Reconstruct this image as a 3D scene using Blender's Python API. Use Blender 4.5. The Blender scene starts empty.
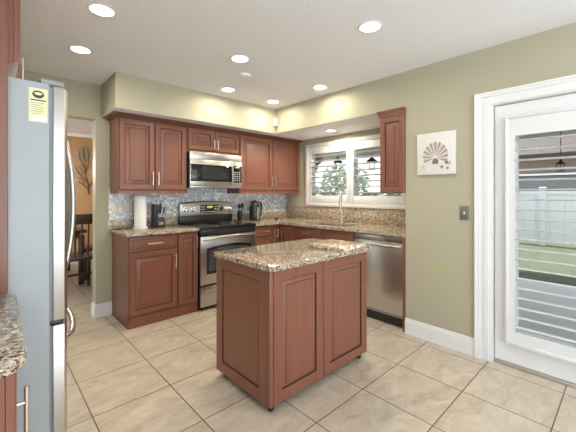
import bpy, bmesh, math, random
from mathutils import Vector, Matrix
random.seed(7)
C = bpy.context.scene
COL = C.collection
PI = math.pi
# ------------------------------------------------------------------ camera, sky, exposure
cam_d = bpy.data.cameras.new('camera'); cam = bpy.data.objects.new('camera', cam_d); COL.objects.link(cam)
cam.location = (0, 0, 1.3); cam.rotation_euler = (PI/2, 0, math.radians(-43.0))
cam_d.sensor_width = 36; cam_d.lens = 321.6/576*36; cam_d.shift_y = -23/576; cam_d.clip_start = .02
C.camera = cam
W = bpy.data.worlds.new('sky'); C.world = W; W.use_nodes = True
_bg = W.node_tree.nodes['Background']; _bg.inputs[0].default_value = (.84, .925, 1, 1); _bg.inputs[1].default_value = 1.75
C.view_settings.view_transform = 'Standard'; C.view_settings.look = 'None'
C.view_settings.gamma = 1; C.view_settings.use_curve_mapping = False
C.view_settings.exposure = 0.86
LAMP_W = 3.1          # each recessed light
LAMP_C = (1, .89, .68)

_sun = bpy.data.lights.new('sun', 'SUN'); _sun.energy = 11.5; _sun.angle = math.radians(6); _sun.color = (1, .98, .95)
sun = bpy.data.objects.new('sun', _sun); COL.objects.link(sun); sun.rotation_euler = (math.radians(-42), math.radians(8), 0)   # from over the house, shining back onto the unseen pale bounce ground

# ------------------------------------------------------------------ materials
def newmat(name):
    m = bpy.data.materials.new(name); m.use_nodes = True
    return m, m.node_tree.nodes, m.node_tree.links, m.node_tree.nodes['Principled BSDF']
def pbr(name, col, rough=.5, metal=0, spec=.5, coat=0, noise=None, bump=None, emis=0):
    """plain surface with a little procedural variation: noise=(scale, amount), bump=(scale, strength)"""
    m, N, L, b = newmat(name)
    b.inputs['Base Color'].default_value = (*col, 1); b.inputs['Roughness'].default_value = rough
    b.inputs['Metallic'].default_value = metal; b.inputs['Specular IOR Level'].default_value = spec
    b.inputs['Coat Weight'].default_value = coat; b.inputs['Coat Roughness'].default_value = .15
    if emis:
        b.inputs['Emission Color'].default_value = (*col, 1); b.inputs['Emission Strength'].default_value = emis
    tc = N.new('ShaderNodeTexCoord')
    if noise:
        n = N.new('ShaderNodeTexNoise'); n.inputs['Scale'].default_value = noise[0]; n.inputs['Detail'].default_value = 4
        L.new(tc.outputs['Object'], n.inputs['Vector'])
        mx = N.new('ShaderNodeMix'); mx.data_type = 'RGBA'
        a = noise[1]
        mx.inputs['A'].default_value = (*[max(0, c*(1-a)) for c in col], 1); mx.inputs['B'].default_value = (*[min(1, c*(1+a)) for c in col], 1)
        L.new(n.outputs['Fac'], mx.inputs['Factor']); L.new(mx.outputs['Result'], b.inputs['Base Color'])
    if bump:
        n = N.new('ShaderNodeTexNoise'); n.inputs['Scale'].default_value = bump[0]; n.inputs['Detail'].default_value = 3
        L.new(tc.outputs['Object'], n.inputs['Vector'])
        bp = N.new('ShaderNodeBump'); bp.inputs['Strength'].default_value = bump[1]; bp.inputs['Distance'].default_value = .01
        L.new(n.outputs['Fac'], bp.inputs['Height']); L.new(bp.outputs['Normal'], b.inputs['Normal'])
    return m
def ramp(N, stops, const=False):
    r = N.new('ShaderNodeValToRGB'); e = r.color_ramp.elements
    if const: r.color_ramp.interpolation = 'CONSTANT'
    while len(e) < len(stops): e.new(.5)
    for k, (p, c) in enumerate(stops): e[k].position = p; e[k].color = (*c, 1)
    return r
def wood(name, c1, c2, rough=.32, coat=.35, scale=(34, 34, 1.6)):
    m, N, L, b = newmat(name)
    tc = N.new('ShaderNodeTexCoord'); mp = N.new('ShaderNodeMapping'); mp.inputs['Scale'].default_value = scale
    n = N.new('ShaderNodeTexNoise'); n.inputs['Scale'].default_value = 1; n.inputs['Detail'].default_value = 6; n.inputs['Roughness'].default_value = .6; n.inputs['Distortion'].default_value = .4
    r = ramp(N, [(.3, c1), (.7, c2)])
    L.new(tc.outputs['Object'], mp.inputs['Vector']); L.new(mp.outputs['Vector'], n.inputs['Vector']); L.new(n.outputs['Fac'], r.inputs['Fac']); L.new(r.outputs['Color'], b.inputs['Base Color'])
    b.inputs['Roughness'].default_value = rough; b.inputs['Coat Weight'].default_value = coat; b.inputs['Coat Roughness'].default_value = .2
    return m
def granite(name='granite', dim=.58, lit=.96):
    m, N, L, b = newmat(name)
    tc = N.new('ShaderNodeTexCoord')
    v = N.new('ShaderNodeTexVoronoi'); v.inputs['Scale'].default_value = 160; v.inputs['Randomness'].default_value = 1
    nd = N.new('ShaderNodeTexNoise'); nd.inputs['Scale'].default_value = 60; nd.inputs['Detail'].default_value = 2
    add = N.new('ShaderNodeMix'); add.data_type = 'RGBA'; add.blend_type = 'ADD'; add.inputs['Factor'].default_value = .02
    L.new(tc.outputs['Object'], nd.inputs['Vector']); L.new(tc.outputs['Object'], add.inputs['A']); L.new(nd.outputs['Color'], add.inputs['B'])
    L.new(add.outputs['Result'], v.inputs['Vector'])
    sep = N.new('ShaderNodeSeparateColor'); L.new(v.outputs['Color'], sep.inputs['Color'])
    r = ramp(N, [(0, (.025, .021, .020)), (.09, (.20, .12, .075)), (.22, (.42, .31, .21)), (.40, (.58, .48, .36)), (.60, (.70, .62, .50)), (.78, (.40, .36, .32)), (.90, (.80, .76, .69))], True)
    L.new(sep.outputs['Red'], r.inputs['Fac'])
    n2 = N.new('ShaderNodeTexNoise'); n2.inputs['Scale'].default_value = 34; n2.inputs['Detail'].default_value = 5; L.new(tc.outputs['Object'], n2.inputs['Vector'])
    r2 = ramp(N, [(.35, (dim, dim*.96, dim*.92)), (.65, (lit, lit*.98, lit*.96))]); L.new(n2.outputs['Fac'], r2.inputs['Fac'])
    mu = N.new('ShaderNodeMix'); mu.data_type = 'RGBA'; mu.blend_type = 'MULTIPLY'; mu.inputs['Factor'].default_value = 1
    L.new(r.outputs['Color'], mu.inputs['A']); L.new(r2.outputs['Color'], mu.inputs['B']); L.new(mu.outputs['Result'], b.inputs['Base Color'])
    b.inputs['Roughness'].default_value = .05
    return m
def mosaic():
    m, N, L, b = newmat('glass_mosaic')
    tc = N.new('ShaderNodeTexCoord'); s = N.new('ShaderNodeVectorMath'); s.operation = 'SCALE'; s.inputs['Scale'].default_value = 1/.028
    fl = N.new('ShaderNodeVectorMath'); fl.operation = 'FLOOR'; fr = N.new('ShaderNodeVectorMath'); fr.operation = 'FRACTION'
    mp = N.new('ShaderNodeMapping'); mp.inputs['Location'].default_value = (.013, .5, .4)
    L.new(tc.outputs['Object'], s.inputs[0]); L.new(s.outputs['Vector'], mp.inputs['Vector']); L.new(mp.outputs['Vector'], fl.inputs[0]); L.new(mp.outputs['Vector'], fr.inputs[0])
    sp = N.new('ShaderNodeSeparateXYZ'); L.new(fl.outputs['Vector'], sp.inputs[0])
    cb = N.new('ShaderNodeCombineXYZ'); L.new(sp.outputs['X'], cb.inputs['X']); L.new(sp.outputs['Z'], cb.inputs['Z'])
    wn = N.new('ShaderNodeTexWhiteNoise'); wn.noise_dimensions = '3D'; L.new(cb.outputs['Vector'], wn.inputs['Vector'])
    r = ramp(N, [(0, (.48, .51, .53)), (.16, (.60, .66, .71)), (.42, (.55, .59, .61)), (.56, (.70, .75, .79)), (.76, (.47, .46, .44)), (.83, (.94, .95, .96))], True)
    L.new(wn.outputs['Value'], r.inputs['Fac'])
    sf = N.new('ShaderNodeSeparateXYZ'); L.new(fr.outputs['Vector'], sf.inputs[0])
    def near(sock):
        a = N.new('ShaderNodeMath'); a.operation = 'SUBTRACT'; a.inputs[1].default_value = .5; L.new(sock, a.inputs[0])
        c = N.new('ShaderNodeMath'); c.operation = 'ABSOLUTE'; L.new(a.outputs[0], c.inputs[0]); return c.outputs[0]
    mxm = N.new('ShaderNodeMath'); mxm.operation = 'MAXIMUM'; L.new(near(sf.outputs['X']), mxm.inputs[0]); L.new(near(sf.outputs['Z']), mxm.inputs[1])
    g = N.new('ShaderNodeMath'); g.operation = 'GREATER_THAN'; g.inputs[1].default_value = .45; L.new(mxm.outputs[0], g.inputs[0])
    mix = N.new('ShaderNodeMix'); mix.data_type = 'RGBA'; mix.inputs['B'].default_value = (.55, .57, .58, 1)
    L.new(g.outputs[0], mix.inputs['Factor']); L.new(r.outputs['Color'], mix.inputs['A']); L.new(mix.outputs['Result'], b.inputs['Base Color'])
    rr = N.new('ShaderNodeMath'); rr.operation = 'MULTIPLY_ADD'; rr.inputs[1].default_value = .5; rr.inputs[2].default_value = .15; L.new(g.outputs[0], rr.inputs[0]); L.new(rr.outputs[0], b.inputs['Roughness'])
    return m
def floor_tile():
    m, N, L, b = newmat('travertine_tile')
    tc = N.new('ShaderNodeTexCoord'); mp = N.new('ShaderNodeMapping'); mp.inputs['Location'].default_value = (-.443, -.305, 0)
    L.new(tc.outputs['Object'], mp.inputs['Vector'])
    br = N.new('ShaderNodeTexBrick'); br.offset = 0; br.squash = 1
    for k, v in dict(Scale=1, **{'Mortar Size': .0035, 'Mortar Smooth': .1, 'Brick Width': .4576, 'Row Height': .4576, 'Bias': 0}).items(): br.inputs[k].default_value = v
    br.inputs['Color1'].default_value = (.0, 0, 0, 1); br.inputs['Color2'].default_value = (1, 1, 1, 1); br.inputs['Mortar'].default_value = (.5, .5, .5, 1)
    L.new(mp.outputs['Vector'], br.inputs['Vector'])
    # each tile slides the stone texture so veins stop at the joints
    off = N.new('ShaderNodeVectorMath'); off.operation = 'MULTIPLY_ADD'; off.inputs[1].default_value = (9, 7, 5)
    L.new(br.outputs['Color'], off.inputs[0]); L.new(tc.outputs['Object'], off.inputs[2])
    st = N.new('ShaderNodeMapping'); st.inputs['Scale'].default_value = (1, 1.9, 1); st.inputs['Rotation'].default_value = (0, 0, .5); L.new(off.outputs['Vector'], st.inputs['Vector'])
    n = N.new('ShaderNodeTexNoise'); n.inputs['Scale'].default_value = 5.0; n.inputs['Detail'].default_value = 9; n.inputs['Roughness'].default_value = .62; n.inputs['Distortion'].default_value = .9
    L.new(st.outputs['Vector'], n.inputs['Vector'])
    r = ramp(N, [(.30, (.40, .335, .26)), (.46, (.485, .42, .335)), (.58, (.54, .477, .39)), (.74, (.60, .54, .46))]); L.new(n.outputs['Fac'], r.inputs['Fac'])
    mix = N.new('ShaderNodeMix'); mix.data_type = 'RGBA'; mix.inputs['B'].default_value = (.13, .088, .058, 1)
    L.new(br.outputs['Fac'], mix.inputs['Factor']); L.new(r.outputs['Color'], mix.inputs['A']); L.new(mix.outputs['Result'], b.inputs['Base Color'])
    b.inputs['Roughness'].default_value = .30; b.inputs['Specular IOR Level'].default_value = .45
    bp = N.new('ShaderNodeBump'); bp.inputs['Strength'].default_value = .5; bp.inputs['Distance'].default_value = .003; bp.invert = True
    L.new(br.outputs['Fac'], bp.inputs['Height']); L.new(bp.outputs['Normal'], b.inputs['Normal'])
    return m
def steel(name, col=(.50, .485, .46), rough=.30, sc=(2, 2, 260), wave=0):
    m, N, L, b = newmat(name)
    b.inputs['Metallic'].default_value = 1; b.inputs['Base Color'].default_value = (*col, 1)
    tc = N.new('ShaderNodeTexCoord'); mp = N.new('ShaderNodeMapping'); mp.inputs['Scale'].default_value = sc
    n = N.new('ShaderNodeTexNoise'); n.inputs['Scale'].default_value = 1; n.inputs['Detail'].default_value = 3
    L.new(tc.outputs['Object'], mp.inputs['Vector']); L.new(mp.outputs['Vector'], n.inputs['Vector'])
    rr = N.new('ShaderNodeMath'); rr.operation = 'MULTIPLY_ADD'; rr.inputs[1].default_value = .08; rr.inputs[2].default_value = rough-.04; L.new(n.outputs['Fac'], rr.inputs[0]); L.new(rr.outputs[0], b.inputs['Roughness'])
    if wave:
        bp = N.new('ShaderNodeBump'); bp.inputs['Strength'].default_value = wave; bp.inputs['Distance'].default_value = .01; L.new(n.outputs['Fac'], bp.inputs['Height']); L.new(bp.outputs['Normal'], b.inputs['Normal'])
    return m
def glass(name):
    m = bpy.data.materials.new(name); m.use_nodes = True; N = m.node_tree.nodes; L = m.node_tree.links; N.clear()
    o = N.new('ShaderNodeOutputMaterial'); t = N.new('ShaderNodeBsdfTransparent'); g = N.new('ShaderNodeBsdfGlossy'); g.inputs['Roughness'].default_value = .02
    t.inputs[0].default_value = (.96, .975, .97, 1)
    f = N.new('ShaderNodeFresnel'); f.inputs['IOR'].default_value = 1.3; mx = N.new('ShaderNodeMixShader')
    L.new(f.outputs[0], mx.inputs[0]); L.new(t.outputs[0], mx.inputs[1]); L.new(g.outputs[0], mx.inputs[2]); L.new(mx.outputs[0], o.inputs[0])
    return m
def wall_paint():
    m, N, L, b = newmat('olive_beige_paint')
    tc = N.new('ShaderNodeTexCoord'); n = N.new('ShaderNodeTexNoise'); n.inputs['Scale'].default_value = 90; n.inputs['Detail'].default_value = 3; L.new(tc.outputs['Object'], n.inputs['Vector'])
    bp = N.new('ShaderNodeBump'); bp.inputs['Strength'].default_value = .12; bp.inputs['Distance'].default_value = .004; L.new(n.outputs['Fac'], bp.inputs['Height']); L.new(bp.outputs['Normal'], b.inputs['Normal'])
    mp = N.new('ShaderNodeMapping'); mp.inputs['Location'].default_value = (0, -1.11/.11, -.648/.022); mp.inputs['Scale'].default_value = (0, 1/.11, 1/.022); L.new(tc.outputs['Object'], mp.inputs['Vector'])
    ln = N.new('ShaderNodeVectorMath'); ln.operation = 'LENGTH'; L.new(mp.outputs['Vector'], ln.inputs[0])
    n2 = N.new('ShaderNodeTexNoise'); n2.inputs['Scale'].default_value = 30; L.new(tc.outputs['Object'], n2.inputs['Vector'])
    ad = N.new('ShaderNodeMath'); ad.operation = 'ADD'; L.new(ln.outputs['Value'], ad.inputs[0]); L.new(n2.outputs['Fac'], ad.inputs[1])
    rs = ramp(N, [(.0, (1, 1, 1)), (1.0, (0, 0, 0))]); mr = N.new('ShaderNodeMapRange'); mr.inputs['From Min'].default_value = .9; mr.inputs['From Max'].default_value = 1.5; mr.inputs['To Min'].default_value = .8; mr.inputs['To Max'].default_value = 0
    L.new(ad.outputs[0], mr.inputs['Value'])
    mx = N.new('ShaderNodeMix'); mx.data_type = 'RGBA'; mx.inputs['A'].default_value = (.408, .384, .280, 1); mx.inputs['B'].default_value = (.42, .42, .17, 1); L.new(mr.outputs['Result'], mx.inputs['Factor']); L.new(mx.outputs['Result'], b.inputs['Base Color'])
    b.inputs['Roughness'].default_value = .6
    return m
M = dict(
    wall=wall_paint(),
    ceiling=pbr('textured_ceiling', (.82, .835, .86), .9, bump=(55, .55)),
    white=pbr('white_trim_paint', (.75, .755, .765), .35, noise=(3, .015)),
    shutter=pbr('white_shutter_paint', (.69, .70, .71), .35, noise=(3, .015)),
    wood=wood('cherry_wood', (.184, .066, .039), (.222, .084, .051), .38, .15),
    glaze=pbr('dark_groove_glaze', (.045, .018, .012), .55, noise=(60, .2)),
    dark_wood=wood('espresso_wood', (.030, .017, .012), (.055, .030, .020), .35),
    granite=granite(), granite_glare=granite('granite_painted_glare', 1.1, 1.5), mosaic=mosaic(), tile=floor_tile(),  # board granite is lightened to carry the window glare in its colour
    steel=steel('brushed_stainless'), steel_v=steel('brushed_stainless_vertical', (.60, .585, .56), .32, (7, 7, .25), .12),
    nickel=pbr('brushed_nickel', (.66, .62, .56), .28, 1, noise=(40, .06)),
    chrome=pbr('chrome', (.75, .75, .76), .12, 1, noise=(20, .03)),
    fridge_side=pbr('grey_fridge_enamel', (.40, .44, .465), .5, noise=(8, .03), bump=(260, .18)),
    gasket=pbr('grey_rubber', (.26, .28, .31), .6, noise=(20, .1)),
    black_glass=pbr('black_glass', (.008, .008, .009), .06, noise=(10, .2)),
    oven_glass=pbr('smoked_oven_glass', (.055, .06, .055), .05, noise=(5, .2)),
    mesh_glass=pbr('dotted_dark_glass', (.03, .032, .033), .12, noise=(5, .2)),
    black=pbr('black_plastic', (.016, .016, .018), .32, noise=(20, .15)),
    black_metal=pbr('black_iron', (.012, .012, .012), .5, .3, noise=(20, .15)),
    grey_plastic=pbr('grey_plastic', (.30, .31, .32), .4, noise=(20, .05)),
    key_grey=pbr('key_print_grey', (.55, .56, .55), .5, noise=(20, .05)),
    lcd=pbr('display_green', (.50, .52, .16), .4, emis=.12),
    paper=pbr('paper_towel', (.86, .86, .84), .9, noise=(30, .03), bump=(140, .4)),
    cream=pbr('cream_plate', (.78, .74, .64), .4, noise=(10, .02)),
    pewter=pbr('pewter_plate', (.27, .27, .26), .38, .8, noise=(30, .08)),
    canvas=pbr('canvas', (.68, .67, .66), .8, noise=(14, .05), bump=(300, .2)),
    shell_dark=pbr('shell_ink', (.19, .16, .155), .8, noise=(60, .5)),
    shell_light=pbr('shell_wash', (.56, .51, .475), .8, noise=(60, .25)),
    sticker=pbr('yellow_label_paper', (.80, .78, .50), .7, noise=(10, .02)),
    ink=pbr('label_ink', (.06, .06, .06), .7, noise=(30, .1)),
    soft_ink=pbr('label_pale_ink', (.45, .45, .30), .7, noise=(30, .1)),
    lens=pbr('lamp_lens', (1, .95, .86), .5, emis=9),
    glass=glass('window_glass'), lantern_glass=glass('lantern_glass'),
    orange=pbr('ochre_dining_paint', (.40, .235, .115), .7, noise=(20, .03)),
    bronze=pbr('bronze_metal', (.085, .055, .035), .4, .7, noise=(30, .2)),
    concrete=pbr('grey_patio_concrete', (.50, .50, .50), .8, noise=(6, .12)),
    bounce_ground=pbr('pale_bounce_ground', (.79, .80, .81), .8, noise=(4, .05)),  # light reflector for the unseen rear ground
    grass=pbr('lawn_grass', (.036, .044, .018), .9, noise=(3.5, .5), bump=(60, 1)),
    vinyl=pbr('white_vinyl', (.56, .56, .56), .4, noise=(2, .03)),
    stucco=pbr('peach_stucco', (.20, .148, .115), .8, noise=(8, .08)),
    roof=pbr('brown_roof_tile', (.028, .017, .013), .8, noise=(5, .5)),
    screen=pbr('dark_porch_screen', (.13, .135, .14), .6, noise=(2, .15)),
    lanai=pbr('lanai_paint', (.42, .40, .37), .7, noise=(4, .05)),
    leaf=pbr('hedge_leaf', (.12, .155, .10), .6, noise=(2.5, .55)),
    leaf2=pbr('pale_leaf', (.27, .32, .24), .6, noise=(2.5, .4)),
    bark=pbr('bark', (.10, .07, .05), .9, noise=(12, .3)),
    wood_light=wood('light_utensil_wood', (.36, .20, .09), (.5, .31, .16), .5, 0),
)

# ------------------------------------------------------------------ mesh helpers
class MB:
    def __init__(s): s.bm = bmesh.new(); s.mi = 0
    def _f(s, vs):
        try: f = s.bm.faces.new(vs); f.material_index = s.mi; return f
        except ValueError: return None
    def box(s, x0, x1, y0, y1, z0, z1, bev=0, seg=2):
        x0, x1 = min(x0, x1), max(x0, x1); y0, y1 = min(y0, y1), max(y0, y1); z0, z1 = min(z0, z1), max(z0, z1)
        v = [s.bm.verts.new(p) for p in ((x0,y0,z0),(x1,y0,z0),(x1,y1,z0),(x0,y1,z0),(x0,y0,z1),(x1,y0,z1),(x1,y1,z1),(x0,y1,z1))]
        fs = [s._f([v[i] for i in q]) for q in ((3,2,1,0),(4,5,6,7),(0,1,5,4),(1,2,6,5),(2,3,7,6),(3,0,4,7))]
        if bev:
            es = list({e for f in fs for e in f.edges})
            r = bmesh.ops.bevel(s.bm, geom=es, offset=bev, segments=seg, affect='EDGES', profile=.5)
            for f in r['faces']: f.material_index = s.mi
        return s
    def prism(s, pts, h0, h1, axis='z', bev=0):
        """closed outline pts swept along axis; pts are (a, b) in the other two axes"""
        def co(a, b, h): return {'z': (a, b, h), 'y': (a, h, b), 'x': (h, a, b)}[axis]
        lo = [s.bm.verts.new(co(a, b, h0)) for a, b in pts]; hi = [s.bm.verts.new(co(a, b, h1)) for a, b in pts]
        n = len(pts); fs = [s._f(lo[::-1]), s._f(hi)]
        for k in range(n): fs.append(s._f([lo[k], lo[(k+1) % n], hi[(k+1) % n], hi[k]]))
        fs = [f for f in fs if f]
        bmesh.ops.recalc_face_normals(s.bm, faces=fs)
        if bev:
            es = list(fs[0].edges)+list(fs[1].edges)
            bmesh.ops.bevel(s.bm, geom=es, offset=bev, segments=2, affect='EDGES', profile=.5)
        return s
    def tube(s, pts, r, seg=10, caps=True):
        pts = [Vector(p) for p in pts]; rs = r if isinstance(r, (list, tuple)) else [r]*len(pts)
        up = None; rings = []
        for k, p in enumerate(pts):
            t = (pts[min(k+1, len(pts)-1)]-pts[max(k-1, 0)]).normalized()
            if up is None:
                up = Vector((0, 0, 1)) if abs(t.z) < .9 else Vector((1, 0, 0))
            a = t.cross(up); 
            if a.length < 1e-5: a = t.cross(Vector((0, 1, 0)))
            a.normalize(); b = a.cross(t).normalized(); up = b
            rings.append([s.bm.verts.new(p+rs[k]*(math.cos(2*PI*j/seg)*a+math.sin(2*PI*j/seg)*b)) for j in range(seg)])
        fs = []
        for q in range(len(rings)-1):
            for j in range(seg):
                fs.append(s._f([rings[q][j], rings[q][(j+1) % seg], rings[q+1][(j+1) % seg], rings[q+1][j]]))
        if caps: fs += [s._f(rings[0][::-1]), s._f(rings[-1])]
        bmesh.ops.recalc_face_normals(s.bm, faces=[f for f in fs if f])
        return s
    def lathe(s, prof, seg=24, c=(0, 0), axis='z', close=True):
        """prof: list of (radius, height)"""
        rings = []
        def co(x, y, h): return {'z': (c[0]+x, c[1]+y, h), 'y': (c[0]+x, h, c[1]+y), 'x': (h, c[0]+x, c[1]+y)}[axis]
        for r, h in prof:
            rings.append([s.bm.verts.new(co(r*math.cos(2*PI*j/seg), r*math.sin(2*PI*j/seg), h)) for j in range(seg)])
        fs = []
        for q in range(len(rings)-1):
            for j in range(seg):
                fs.append(s._f([rings[q][j], rings[q][(j+1) % seg], rings[q+1][(j+1) % seg], rings[q+1][j]]))
        if close: fs += [s._f(rings[0][::-1]), s._f(rings[-1])]
        bmesh.ops.recalc_face_normals(s.bm, faces=[f for f in fs if f])
        return s
    def rings(s, x0, x1, z0, z1, steps, back=True, dark=()):
        """nested rectangles in the XZ plane; steps are (inset, y)"""
        rr = []
        for i, y in steps:
            rr.append([s.bm.verts.new(p) for p in ((x0+i, y, z0+i), (x1-i, y, z0+i), (x1-i, y, z1-i), (x0+i, y, z1-i))])
        fs = []
        for q in range(len(rr)-1):
            s.mi = 1 if q in dark else 0
            for j in range(4): fs.append(s._f([rr[q][j], rr[q][(j+1) % 4], rr[q+1][(j+1) % 4], rr[q+1][j]]))
        s.mi = 0
        fs.append(s._f(rr[-1]))
        if back: fs.append(s._f(rr[0][::-1]))
        bmesh.ops.recalc_face_normals(s.bm, faces=[f for f in fs if f])
        return s
    def build(s, name, mats, parent=None, origin=(0, 0, 0), angle=35):
        me = bpy.data.meshes.new(name)
        if origin != (0, 0, 0): bmesh.ops.translate(s.bm, verts=s.bm.verts, vec=-Vector(origin))
        s.bm.to_mesh(me); s.bm.free()
        for m in (mats if isinstance(mats, (list, tuple)) else [mats]): me.materials.append(m)
        for p in me.polygons: p.use_smooth = True
        me.set_sharp_from_angle(angle=math.radians(angle))
        o = bpy.data.objects.new(name, me); COL.objects.link(o); o.location = origin
        if parent: o.parent = parent
        return o
def tag(o, label=None, cat=None, group=None, kind=None):
    if label: o['label'] = label
    if cat: o['category'] = cat
    if group: o['group'] = group
    if kind: o['kind'] = kind
    return o
def thing(name, label, cat, loc=(0, 0, 0), rz=0, group=None):
    o = bpy.data.objects.new(name, None); COL.objects.link(o); o.location = loc; o.rotation_euler = (0, 0, rz); o.empty_display_size = .1
    return tag(o, label, cat, group)
def struct(name, mb, mats, parent=None, label=None):
    o = mb.build(name, mats, parent)
    if not parent: o['kind'] = 'structure'
    if label: o['label'] = label
    return o
def structempty(name):
    o = bpy.data.objects.new(name, None); COL.objects.link(o); o['kind'] = 'structure'; return o

# ------------------------------------------------------------------ room shell
XW, XA, YB, ZC, ZS = 2.838, 3.53, 3.82, 2.43, 2.10     # door wall, window wall, stove wall, ceiling, soffit underside
struct('floor', MB().box(-4.5, 3.62, -1.6, 7.4, -.12, 0), M['tile'])
struct('ceiling', MB().box(-4.5, 3.62, -1.6, 7.4, ZC, ZC+.12), M['ceiling'])
# wall with the glazed door: opening y -.14 .. .76
w = MB(); w.box(XW, XW+.15, .76, 1.44, 0, ZC); w.box(XW, XW+.15, -.14, .76, 2.0, ZC); w.box(XW, XW+.15, -1.6, -.14, 0, ZC); w.box(XW+.15, XA+.15, 1.30, 1.44, 0, ZC)
struct('wall_right', w, M['wall'])
# window wall: opening y 1.80..3.34, z 1.14..2.0
w = MB(); w.box(XA, XA+.15, 1.44, YB+.15, 0, 1.12); w.box(XA, XA+.15, 1.44, YB+.15, 2.0, ZC); w.box(XA, XA+.15, 3.35, YB+.15, 1.12, 2.0); w.box(XA, XA+.15, 1.44, 1.74, 1.12, 2.0)
struct('wall_window', w, M['wall'])
w = MB(); w.box(.82, XA, YB, YB+.13, 0, ZC); w.box(-.75, .82, YB, YB+.13, 2.07, ZC); w.box(-.75, -.2, YB, YB+.13, 0, 2.07)
struct('wall_back', w, M['wall'])
struct('wall_left', MB().box(-.75, -.62, .15, YB, 0, ZC), M['wall'])
# L-shaped soffit: painted faces, ceiling-white underside
w = MB(); w.box(.868, XW, 3.285, YB, ZS+.004, ZC); w.box(XW, XA, 1.44, YB, ZS+.004, ZC); w.mi = 1
w.box(.872, XW+.003, 3.289, YB, ZS, ZS+.004); w.box(XW+.003, XA, 1.44, YB, ZS, ZS+.004)
struct('soffit', w, [M['wall'], M['ceiling']])
# dining room beyond the opening
struct('wall_dining_back', MB().box(-3, 3.62, 7.3, 7.4, 0, ZC), M['orange'])
struct('wall_dining_right', MB().box(3.5, 3.62, YB+.15, 7.3, 0, ZC), M['orange'])
w = MB(); w.box(-3, 3.5, 7.24, 7.3, ZC-.05, ZC); struct('trim_dining_crown', w, M['white'])
struct('baseboard_dining', MB().box(-3, 3.5, 7.284, 7.3, 0, .13), M['white'])
def baseboard(name, x0, y0, x1, y1, t=.015, h=.138):
    mb = MB()
    if abs(x1-x0) < 1e-6: mb.box(x0-t, x0, y0, y1, 0, h-.02); mb.box(x0-t*.6, x0, y0, y1, h-.02, h-.004); mb.box(x0-t*.35, x0, y0, y1, h-.004, h+.004)
    else: mb.box(x0, x1, y0-t, y0, 0, h-.02); mb.box(x0, x1, y0-t*.6, y0, h-.02, h-.004); mb.box(x0, x1, y0-t*.35, y0, h-.004, h+.004)
    return struct(name, mb, M['white'])
baseboard('baseboard_right', XW, .858, XW, 1.44)
b = MB()
b.box(.805, .972, YB-.015, YB, 0, .118); b.box(.811, .972, YB-.009, YB, .118, .138); b.box(.805, .82, YB, YB+.13, 0, .118); b.box(.811, .82, YB, YB+.13, .118, .138)
struct('baseboard_back', b, M['white'])
# mosaic tile band on the stove wall
w = MB(); w.box(.94, XA, YB-.008, YB, .90, 1.36); struct('trim_mosaic_backsplash', w, M['mosaic'])

# ------------------------------------------------------------------ glazed door with shutter
d1 = structempty('door_1')
def casing(name, parent, y0, y1, ztop, cw):
    """stepped casing round an opening y0..y1 on the plane x=XW, three members with mitred look"""
    mb = MB()
    for (a, bq, t) in ((0, cw*.30, .016), (cw*.30, cw*.62, .011), (cw*.62, cw*.86, .020), (cw*.86, cw, .028)):
        mb.box(XW-t, XW, y1+a, y1+bq, 0, ztop+bq); mb.box(XW-t, XW, y0-bq, y0-a, 0, ztop+bq); mb.box(XW-t, XW, y0-a, y1+a, ztop+a, ztop+bq)
    return struct(name, mb, M['white'], parent)
trim = casing('trim_1', None, -.14, .76, 1.982, .095)
mb = MB(); mb.box(XW, XW+.15, .735, .76, 0, 2.0); mb.box(XW, XW+.15, -.14, -.115, 0, 2.0); mb.box(XW, XW+.15, -.115, .735, 1.975, 2.0); mb.box(XW+.085, XW+.10, .70, .735, .02, 1.975); mb.box(XW+.085, XW+.10, -.115, -.08, .02, 1.975); mb.box(XW+.085, XW+.1, -.115, .735, 1.94, 1.975)
struct('door_jamb', mb, M['white'], d1)
struct('threshold', MB().box(XW+.01, XW+.15, -.115, .735, 0, .018, .004), M['nickel'], d1)
XD = XW+.04
mb = MB(); mb.box(XD, XD+.045, .585, .73, .022, 1.97); mb.box(XD, XD+.045, -.11, .035, .022, 1.97); mb.box(XD, XD+.045, .035, .585, .022, .27); mb.box(XD, XD+.045, .035, .585, 1.77, 1.97)
struct('door_slab', mb, M['white'], d1)
struct('door_pane', MB().box(XD+.02, XD+.026, .035, .585, .27, 1.77), M['glass'], d1)
def louver(mb, x, y0, y1, z, wd, th, ang):
    """elliptical slat running along y, tilted by ang about y"""
    n = 10; pts = []
    for k in range(n):
        a = 2*PI*k/n; u, v = wd/2*math.cos(a), th/2*math.sin(a)
        pts.append((x+u*math.cos(ang)-v*math.sin(ang), z+u*math.sin(ang)+v*math.cos(ang)))
    lo = [mb.bm.verts.new((p[0], y0, p[1])) for p in pts]; hi = [mb.bm.verts.new((p[0], y1, p[1])) for p in pts]
    fs = [mb._f(lo), mb._f(hi[::-1])]+[mb._f([lo[k], hi[k], hi[(k+1) % n], lo[(k+1) % n]]) for k in range(n)]
    bmesh.ops.recalc_face_normals(mb.bm, faces=[f for f in fs if f])
XS = XW-.002
sh = MB()
for (y0, y1, z0, z1) in ((.592, .645, .185, 1.862), (-.045, .01, .185, 1.862), (.01, .592, .185, .275), (.01, .592, 1.722, 1.862)): sh.box(XS, XS+.035, y0, y1, z0, z1)
for (y0, y1, z0, z1) in ((.632, .652, .175, 1.872), (-.053, -.03, .175, 1.872), (-.03, .632, .175, .198), (-.03, .632, 1.85, 1.872)): sh.box(XS-.012, XD, y0, y1, z0, z1, .003)
shf = struct('shutter_frame', sh, M['shutter'], d1)
mb = MB(); nl = 20
for k in range(nl): louver(mb, XS+.018,   .012, .590, .275+.0723*(k+.5), .063, .011, math.radians(-5))
struct('louvers', mb, M['shutter'], shf)

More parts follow.
